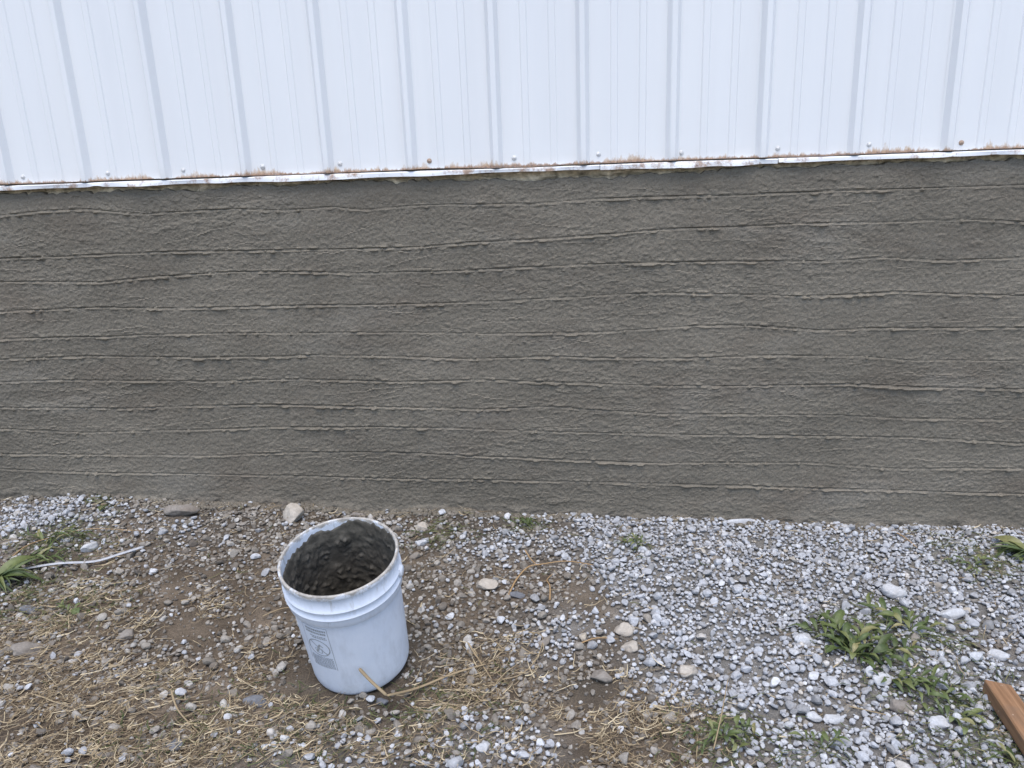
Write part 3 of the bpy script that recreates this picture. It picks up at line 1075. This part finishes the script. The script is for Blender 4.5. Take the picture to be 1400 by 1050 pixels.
for key, nm, mt_, lab in ((1, 'pale_gravel', 'pale', 'pale blue grey crushed limestone gravel covering the ground'),
                          (0, 'dusty_gravel', 'dirty', 'dusty brown grey pebbles half buried in the soil')):
    a = np.array(res[key])
    # pebbles settle at differing depths; some sit on top of the others
    z = ground_h(a[:, 0], a[:, 1]) + a[:, 2] * rng.uniform(.05 if key == 0 else .15, .75, len(a)) + (.004 if key else .0)
    pid = np.where(a[:, 2] > .0078, rng.integers(0, 18, len(a)), rng.integers(18, 26, len(a)))
    v, f = merge_rocks(protos[1] + protos[0], pid, np.stack([a[:, 0], a[:, 1], z], -1), a[:, 2] * rng.uniform(.95, 1.25, len(a)), .33, rng)
    o = link(nm, mesh_np(nm, v, f, False), M[mt_])
    tag(o, lab, 'gravel', None, 'stuff')
    print(nm, len(a), len(f))
n = 25000
a = np.stack([rng.uniform(PX0, PX1, n), rng.uniform(PY0, PY1, n)], -1)
dd = pale_density(a[:, 0], a[:, 1])
k = rng.uniform(0, 1, n) < np.maximum(dd, .55 - .25 * f_bare(a[:, 0], a[:, 1]))
k &= (a[:, 0] - bx) ** 2 + (a[:, 1] - by) ** 2 > .108 ** 2
a, dd = a[k], dd[k]
rad = rng.uniform(.0018, .0046, len(a))
for sel, nm, mt_, lab in ((rng.uniform(0, 1, len(a)) < dd, 'pale_stone_chips', 'pale', 'fine pale stone chips between the gravel'),
                          (None, 'soil_crumbs', 'dirty', 'fine brown grit and crumbs on the bare soil')):
    s = sel if sel is not None else ~last
    last = s
    z = ground_h(a[s, 0], a[s, 1]) + rad[s] * .5
    v, f = merge_rocks(chip_protos, rng.integers(0, 12, s.sum()), np.stack([a[s, 0], a[s, 1], z], -1), rad[s], .5, rng)
    tag(link(nm, mesh_np(nm, v, f, False), M[mt_]), lab, 'gravel', None, 'stuff')

# mortar droppings along the foot of the wall
n = 1700
x = np.concatenate([rng.uniform(-2.9, 2.1, 800), rng.uniform(-1.6, .0, 900)])
y = -.008 - np.abs(rng.normal(0, .026, n))
rad = rng.uniform(.003, .013, n) * np.where(y < -.06, .5, 1)
v, f = merge_rocks(protos[0], rng.integers(0, 8, n), np.stack([x, y, ground_h(x, y) + rad * .35], -1), rad, .4, rng)
tag(link('mortar_droppings', mesh_np('mortar_droppings', v, f, True), M['plaster']), 'wet grey mortar droppings along the foot of the wall', 'mortar', None, 'stuff')

# ------------------------------------------------------------------ straw and grass
def ribbons(n, pos, length, width, hgt, yaw, curl, lift, r, seg=6):
    """triangular section blades lying on the ground"""
    t = np.linspace(0, 1, seg + 1)
    k1, k2 = r.normal(0, curl, n), r.normal(0, curl * 1.4, n)
    ang = yaw[:, None] + k1[:, None] * (t - .5) + k2[:, None] * (t - .5) ** 2 * 2
    st = length[:, None] / seg
    dx = np.cumsum(np.cos(ang) * st, 1) - np.cos(ang) * st
    dy = np.cumsum(np.sin(ang) * st, 1) - np.sin(ang) * st
    x = pos[:, 0:1] + dx - dx.mean(1, keepdims=True)
    y = pos[:, 1:2] + dy - dy.mean(1, keepdims=True)
    y = np.minimum(y, -.012)
    z = ground_h(x, y).mean(1, keepdims=True) * .5 + ground_h(x, y) * .5 + hgt[:, None]
    z = z + lift[:, None] * (t - .3) ** 2 * r.choice([1, 1, .2], n)[:, None] + r.normal(0, .0012, (n, seg + 1))
    wd = width[:, None] * (1 - .75 * t ** 2)
    nxv, nyv = -np.sin(ang), np.cos(ang)
    A_ = np.stack([x - nxv * wd / 2, y - nyv * wd / 2, z], -1)
    B_ = np.stack([x + nxv * wd / 2, y + nyv * wd / 2, z + wd * .15], -1)
    C_ = np.stack([x, y, z + wd * .55], -1)
    V = np.stack([A_, B_, C_], 2)                       # n, seg+1, 3, 3
    base = np.arange(3)
    f = []
    for s in range(seg):
        for j in range(3):
            a_, b_ = j, (j + 1) % 3
            f.append((s * 3 + a_, s * 3 + b_, s * 3 + 3 + b_, s * 3 + 3 + a_))
    f = np.array(f)
    F = (f[None] + (np.arange(n) * (seg + 1) * 3)[:, None, None]).reshape(-1, 4)
    return V.reshape(-1, 3), F


def scatter(n, field, floor=0.0):
    out = []
    while len(out) < n:
        p = np.stack([rng.uniform(PX0, PX1, 4000), rng.uniform(PY0, PY1, 4000)], -1)
        k = rng.uniform(0, 1, 4000) < np.maximum(field(p[:, 0], p[:, 1]), floor)
        k &= (p[:, 0] - bx) ** 2 + (p[:, 1] - by) ** 2 > .135 ** 2
        out.extend(p[k])
    return np.array(out[:n])


def f_straw_d(x, y):
    return np.clip(f_straw(x, y) * (.75 + .32 * pn(0, x, y) + .2 * pn(2, x, y)) - .30 * f_bare(x, y), 0, 1) * (1 - .7 * np.clip(pale_density(x, y), 0, 1) * (f_straw(x, y) < .5))


n = 15000
p = scatter(n, f_straw_d, .02)
v, f = ribbons(n, p, rng.gamma(2.2, .013, n) + .008, rng.gamma(3.0, .00045, n) + .0006, rng.uniform(.001, .016, n),
               np.where(rng.uniform(0, 1, n) < .5, rng.normal(.5, .6, n), rng.uniform(0, 6.28, n)), np.where(rng.uniform(0, 1, n) < .7, .45, 1.5), rng.uniform(0, .03, n), rng, 4)
tag(link('dry_grass', mesh_np('dry_grass', v, f, False), M['straw']), 'matted dry straw coloured grass lying over the soil', 'dry grass', None, 'stuff')
f_green = blobs([(80, 745, .14, .9), (30, 820, .13, .6), (100, 830, .12, .5), (1215, 880, .16, .6), (1320, 960, .13, .8), (1340, 1020, .12, .8), (1350, 770, .13, .7),
                 (990, 1015, .10, .9), (720, 715, .06, .8), (870, 750, .05, .9), (430, 1000, .18, .35), (590, 980, .15, .4), (1270, 940, .12, .7),
                 (600, 730, .09, .5), (250, 1000, .12, .35), (140, 690, .04, .7), (1120, 1030, .06, .7)])
n = 2600
p = scatter(n, f_green, .004)
v, f = ribbons(n, p, rng.gamma(3.0, .010, n) + .012, rng.uniform(.0012, .0028, n), rng.uniform(.003, .014, n), rng.normal(-.35, .9, n), .7,
               rng.uniform(0, .05, n), rng)
tag(link('thin_grass', mesh_np('thin_grass', v, f, False), M['grass']), 'thin dull green grass sprigs creeping between the stones', 'grass', None, 'stuff')


def tube(name, pts, rad, mat, label, cat, group=None, flat=1.0, taper=.5, sub=6):
    """single stalk through photograph places (px, py, height)"""
    P_ = [gpoint(*q_) if len(q_) == 3 else on_wall(q_[0], q_[1], q_[3]) for q_ in pts]
    P_ = np.array(P_)
    n_ = len(P_)
    out = []
    for i in range(n_ - 1):
        p0, p1, p2, p3 = P_[max(i - 1, 0)], P_[i], P_[i + 1], P_[min(i + 2, n_ - 1)]
        for s in range(sub):
            t = s / sub
            out.append(.5 * (2 * p1 + (p2 - p0) * t + (2 * p0 - 5 * p1 + 4 * p2 - p3) * t * t + (3 * p1 - p0 - 3 * p2 + p3) * t ** 3))
    out.append(P_[-1])
    C_ = np.array(out)
    o0 = C_[0].copy()
    C_ -= o0
    m_ = 8
    T = np.gradient(C_, axis=0)
    T /= np.linalg.norm(T, axis=1)[:, None] + 1e-9
    side_ = np.cross(T, [0, 0, 1.0])
    side_ /= np.linalg.norm(side_, axis=1)[:, None] + 1e-9
    up = np.cross(side_, T)
    th = np.linspace(0, 2 * np.pi, m_, endpoint=False)
    tt = np.linspace(0, 1, len(C_))
    rr = rad * (1 - taper * tt)
    rr[0] *= .6
    rr[-1] *= .5
    V = C_[:, None] + rr[:, None, None] * (np.cos(th)[None, :, None] * side_[:, None] + flat * np.sin(th)[None, :, None] * up[:, None])
    i = np.arange(len(C_) * m_).reshape(-1, m_)
    j = np.roll(i, -1, 1)
    F = np.stack([i[:-1], j[:-1], j[1:], i[1:]], -1).reshape(-1, 4)
    V = V.reshape(-1, 3)
    V = np.concatenate([V, C_[:1], C_[-1:]])
    nV = len(V)
    cap = np.array([(i[0, a], nV - 2, nV - 2, i[0, (a + 1) % m_]) for a in range(0)]).reshape(-1, 4).astype(int)
    me = mesh_np(name, V[:-2], F, True)
    bm_ = bmesh.new()
    bm_.from_mesh(me)
    bmesh.ops.holes_fill(bm_, edges=[e_ for e_ in bm_.edges if e_.is_boundary], sides=0)
    bm_.to_mesh(me)
    bm_.free()
    o_ = link(name, me, mat, None, tuple(o0))
    tag(o_, label, cat, group)
    return o_


tube('plastic_strip', [(28, 784, .014), (80, 777, .016), (130, 771, .016), (165, 763, .020), (198, 754, .014)], .0070, M['strip'],
     'white flat plastic strip lying across the gravel on the left', 'plastic strip', None, .3, -.15)
GS = 'single dry stalks'
tube('straw_stalk', [(491, 914, None, -1.075), (508, 932, None, -1.085), (529, 951, None, -1.100)], .0048, M['straw'], 'short pale straw stalk leaning up against the bucket', 'straw', GS, .7, .15)
tube('straw_stalk', [(529, 951, None, -1.100), (570, 942, .016), (620, 926, .018), (665, 912, .018)], .0050, M['straw'],
     'long pale straw stalk on the ground right of the bucket foot', 'straw', GS, .5, .5)
tube('straw_stalk', [(640, 888, .020), (655, 905, .012), (672, 928, .010)], .0028, M['straw'], 'pale stalk crossing the end of the long straw stalk', 'straw', GS, .6, .4)
tube('fibre', [(676, 930, .010), (712, 928, .012), (735, 905, .014), (742, 878, .012), (725, 870, .01)], .0018, M['straw'],
     'thin pale curled fibre on the gravel below the beige stone', 'fibre', GS, .7, .3)
tube('twig', [(695, 822, .008), (706, 800, .012), (722, 783, .016), (740, 778, .016), (775, 775, .014), (812, 778, .010)], .0030, M['root'],
     'brown bent twig on pale gravel right of the beige stone', 'twig', GS, .8, .5)
tube('twig', [(718, 763, .026), (726, 772, .018), (736, 779, .014)], .0024, M['root'], 'short brown twig crossing the bent twig', 'twig', GS, .8, .5)
tube('twig', [(752, 828, .008), (752, 812, .014), (748, 798, .012), (756, 790, .010)], .0024, M['root'], 'small curved brown twig below the bent twig', 'twig', GS, .8, .5)
tube('straw_stalk', [(20, 772, .03), (45, 752, .022), (90, 737, .018), (125, 730, .018), (195, 728, .012)], .0022, M['root'],
     'long tan grass stem above the white plastic strip', 'straw', GS, .8, .5)
tube('straw_stalk', [(1219, 726, .012), (1236, 740, .016), (1253, 754, .012)], .0028, M['root'], 'tan stalk on the gravel at the wall foot on the right', 'straw', GS, .7, .4)
tube('straw_stalk', [(237, 960, .03), (246, 982, .016), (278, 1014, .010)], .0026, M['straw'], 'bright curved straw in the dry grass bottom left', 'straw', GS, .6, .5)
tube('straw_stalk', [(790, 890, .01), (815, 882, .014), (845, 880, .012), (780, 905, .008)][:3], .0024, M['root'], 'brown stalk left of the twin beige stones', 'straw', GS, .8, .5)
tube('straw_stalk', [(975, 1040, .03), (985, 1005, .05), (994, 962, .07)], .0018, M['straw'], 'upright yellow stalk in the bottom middle weed', 'straw', GS, .8, .5)
tube('straw_stalk', [(1160, 972, .014), (1195, 978, .014), (1225, 984, .010)], .0020, M['straw'], 'straight pale straw beside the long white splinter', 'straw', GS, .8, .4)
tube('straw_stalk', [(360, 850, .012), (385, 842, .012), (410, 838, .010)][:3], .002, M['straw'], 'thin straw left of the bucket', 'straw', GS, .8, .4)

# ------------------------------------------------------------------ weeds
def leaf_mesh(name, width, droop, fold, wavy, shape):
    nl, nw = 9, 5
    t = np.linspace(0, 1, nl)
    s = np.linspace(-1, 1, nw)
    if shape == 'lance':
        wd = width * np.sin(np.pi * np.clip(t, 0.02, .985) ** .8) ** .8
    elif shape == 'blade':
        wd = width * (1 - t ** 2.2) * np.clip(t * 6 + .35, 0, 1)
    else:
        wd = width * np.sin(np.pi * np.clip(t, .01, .97) ** 1.25) ** .65
    x = t[:, None] * np.ones(nw)
    y = wd[:, None] * s[None]
    z = (.34 * np.sin(t * 2.1) - droop * t ** 2)[:, None] + fold * np.abs(s)[None] * wd[:, None] + wavy * np.sin(t * 9)[:, None] * s[None] * wd[:, None]
    top_ = np.stack([x, y, z], -1).reshape(-1, 3)
    return mesh_np(name, top_, grid_faces(nl, nw), True)


LEAVES = {
    'lance': [leaf_mesh('leaf', .125, .35, .35, .15, 'lance'), leaf_mesh('leaf', .10, .55, .25, -.2, 'lance'), leaf_mesh('leaf', .15, .25, .4, .1, 'lance')],
    'blade': [leaf_mesh('leaf', .065, .35, .6, .1, 'blade'), leaf_mesh('leaf', .085, .55, .5, -.1, 'blade'), leaf_mesh('leaf', .055, .2, .5, .1, 'blade')],
    'oval': [leaf_mesh('leaf', .20, .25, .25, .15, 'oval'), leaf_mesh('leaf', .23, .35, .2, -.15, 'oval')],
}
for L in LEAVES.values():
    for me in L:
        me.materials.append(M['leaf'])


def weed(px, py, runners, label, h0=.006):
    """runners: list of (angle deg in plan, runner length m, leaves, leaf length m, kind, spread)"""
    p = gpoint(px, py, h0)
    root = empty('weed', tuple(p))
    tag(root, label, 'weed', 'green weeds on the ground')
    r = random.Random(int(px * 7 + py))
    for ang, rl, nl, ll, kind, spr in runners:
        a = R(ang)
        if rl > .02:
            k_ = 7
            C_ = []
            for i in range(k_):
                t = i / (k_ - 1)
                X_, Y_ = rl * t * math.cos(a) + .006 * math.sin(5 * t), rl * t * math.sin(a)
                C_.append((X_, Y_, float(ground_h(p[0] + X_, p[1] + Y_)) - p[2] + .008 + .012 * math.sin(math.pi * t)))
            C_ = np.array(C_)
            th = np.linspace(0, 2 * np.pi, 5, endpoint=False)
            V = C_[:, None] + .0013 * np.stack([-math.sin(a) * np.cos(th), math.cos(a) * np.cos(th), np.sin(th)], -1)[None]
            i = np.arange(k_ * 5).reshape(k_, 5)
            j = np.roll(i, -1, 1)
            link('stem', mesh_np('stem', V.reshape(-1, 3), np.stack([i[:-1], j[:-1], j[1:], i[1:]], -1).reshape(-1, 4), True), M['grass'], root)
        for q_ in range(nl):
            t = (q_ + .6) / nl if rl > .02 else 0
            X_, Y_ = rl * t * math.cos(a), rl * t * math.sin(a)
            o_ = bpy.data.objects.new('leaf', r.choice(LEAVES[kind]))
            COL.objects.link(o_)
            o_.parent = root
            s_ = ll * r.uniform(.65, 1.2)
            o_.scale = (s_, s_ * r.uniform(.8, 1.15), s_ * r.uniform(.7, 1.2))
            gz_ = float(ground_h(p[0] + X_, p[1] + Y_)) - p[2]
            o_.location = (X_, Y_, gz_ + .010 + .012 * math.sin(math.pi * t) + r.uniform(0, .006))
            sgn = 1 if q_ % 2 else -1
            da = (sgn * r.uniform(.35, 1.15) * spr) if rl > .02 else r.uniform(-spr, spr)
            o_.rotation_euler = (r.normalvariate(0, .35), r.uniform(-.28, .15), a + da)
    return root


weed(-5, 800, [(35, .0, 6, .13, 'blade', .5), (10, .0, 5, .11, 'blade', .6), (60, .0, 4, .12, 'lance', .4), (-15, .0, 4, .09, 'blade', .5)],
     'broad bladed green weed at the left edge')
weed(62, 745, [(20, .12, 9, .06, 'blade', .8), (40, .09, 7, .055, 'blade', .9), (160, .08, 7, .06, 'blade', 1), (-10, .07, 5, .05, 'blade', .8)], 'thin bladed green tuft above the white plastic strip')
weed(1165, 905, [(100, .15, 13, .060, 'lance', 1), (60, .15, 13, .058, 'lance', 1), (130, .15, 12, .056, 'lance', 1), (15, .18, 14, .060, 'lance', 1),
                 (-8, .13, 10, .044, 'oval', 1), (112, .15, 9, .044, 'lance', 1), (40, .15, 10, .046, 'lance', 1), (85, .05, 7, .045, 'oval', 1.1), (-70, .03, 4, .036, 'oval', 1), (160, .06, 6, .035, 'oval', 1)],
     'big leafy green weed spreading over the pale gravel')
weed(1245, 872, [(120, .14, 11, .060, 'lance', .9), (75, .09, 8, .050, 'lance', 1), (20, .09, 7, .045, 'lance', 1), (150, .05, 5, .05, 'lance', 1), (-40, .12, 8, .034, 'blade', 1), (-20, .15, 7, .034, 'blade', 1)],
     'smaller green weed touching the big weed on its right')
weed(1215, 935, [(-25, .17, 13, .050, 'lance', 1), (-5, .13, 10, .046, 'lance', 1), (-45, .19, 12, .046, 'lance', 1), (200, .03, 3, .03, 'oval', 1)],
     'dark green weed trailing below the big weed toward the board')
weed(1295, 985, [(-30, .07, 4, .040, 'lance', .9), (150, .05, 3, .034, 'lance', 1), (-70, .06, 3, .030, 'oval', .9)], 'small green weed left of the wooden board')
weed(1408, 765, [(165, .0, 6, .13, 'blade', .45), (190, .0, 5, .10, 'blade', .6), (140, .0, 5, .11, 'lance', .4), (215, .05, 6, .04, 'oval', 1)],
     'broad bladed green weed against the wall at the right edge')
weed(1330, 778, [(150, .06, 6, .035, 'lance', 1), (30, .06, 6, .03, 'oval', 1), (240, .07, 6, .032, 'lance', 1)], 'small sprig of weed in gravel near right edge')
weed(990, 1018, [(100, .05, 7, .030, 'lance', 1.2), (20, .08, 8, .030, 'lance', 1.1), (170, .08, 8, .030, 'lance', 1.1), (-60, .05, 6, .028, 'oval', 1.1), (40, .07, 6, .026, 'oval', 1), (-150, .07, 6, .030, 'lance', 1)],
     'leafy green weed at the bottom edge in the middle')
weed(868, 752, [(90, .035, 6, .026, 'lance', 1.1), (0, .035, 6, .024, 'lance', 1.1), (180, .03, 5, .024, 'oval', 1), (-80, .04, 5, .024, 'lance', 1)],
     'little green sprout alone in the pale gravel')
weed(722, 716, [(95, .0, 7, .055, 'blade', .9), (190, .05, 5, .035, 'blade', 1), (-20, .04, 4, .03, 'blade', 1)], 'green grass tuft at the wall foot right of the bucket')
weed(138, 702, [(80, .0, 7, .045, 'blade', 1.0)], 'tiny green tuft at the wall foot far left')
weed(1392, 1048, [(140, .05, 5, .040, 'lance', 1), (180, .07, 5, .040, 'blade', 1)], 'green weed beside the wooden board at bottom edge')
weed(1125, 1034, [(30, .05, 6, .035, 'lance', 1.1), (140, .05, 6, .034, 'lance', 1.1)], 'low green sprig at the bottom edge right of middle')
weed(30, 772, [(15, .10, 8, .075, 'blade', .7), (-10, .07, 6, .06, 'blade', .8), (45, .08, 6, .06, 'blade', .8)], 'loose grassy green weed between the left edge and the white plastic strip')
weed(95, 838, [(10, .05, 5, .032, 'oval', 1), (150, .05, 5, .03, 'lance', 1)], 'low dull green sprig below the white plastic strip')

# ------------------------------------------------------------------ wooden board
A_ = gpoint(1344, 950)
ed = on_ground(1400, 1010, .05) - on_ground(1346, 929, .05)
yawb = math.atan2(ed[1], ed[0])
bm = bmesh.new()
wv = on_ground(1384, 938, .05)[:2] - on_ground(1346, 929, .05)[:2]
dl = np.array([math.cos(yawb), math.sin(yawb)])
Wb = float(abs(dl[0] * wv[1] - dl[1] * wv[0]))
SK = float(dl @ wv) / Wb
print('board width', Wb, 'skew', SK)
Lb, Tb = 1.1, .038
nseg = 24
rows = []
rb_ = random.Random(8)
for i in range(nseg + 1):
    x = Lb * i / nseg
    c = .003
    ring = [(0 + c, 0), (Wb - c, 0), (Wb, c), (Wb, Tb - c), (Wb - c, Tb), (c, Tb), (0, Tb - c), (0, c)]
    rows.append([bm.verts.new((x + (rb_.uniform(-.002, .002) + SK * a if i == 0 else 0), a + rb_.uniform(-.0006, .0006), b + rb_.uniform(-.0006, .0006))) for a, b in ring])
for a, b in zip(rows[:-1], rows[1:]):
    for i in range(8):
        j = (i + 1) % 8
        bm.faces.new((a[i], a[j], b[j], b[i]))
bm.faces.new(rows[0][::-1])
bm.faces.new(rows[-1])
bmesh.ops.recalc_face_normals(bm, faces=bm.faces[:])
tl = on_ground(1346, 929, .052)
d2 = np.array([math.cos(yawb), math.sin(yawb)])
n2 = np.array([-d2[1], d2[0]])
# top left corner of the end sits at tl; the width runs to its right
org = tl[:2]
board = link('wooden_board', bm_mesh('wooden_board', bm), M['wood'], None, (org[0], org[1], tl[2] - Tb))
board.rotation_euler = (0, 0, yawb)
tag(board, 'brown lumber board lying on the gravel at the right bottom corner', 'board')
print('board yaw', math.degrees(yawb))
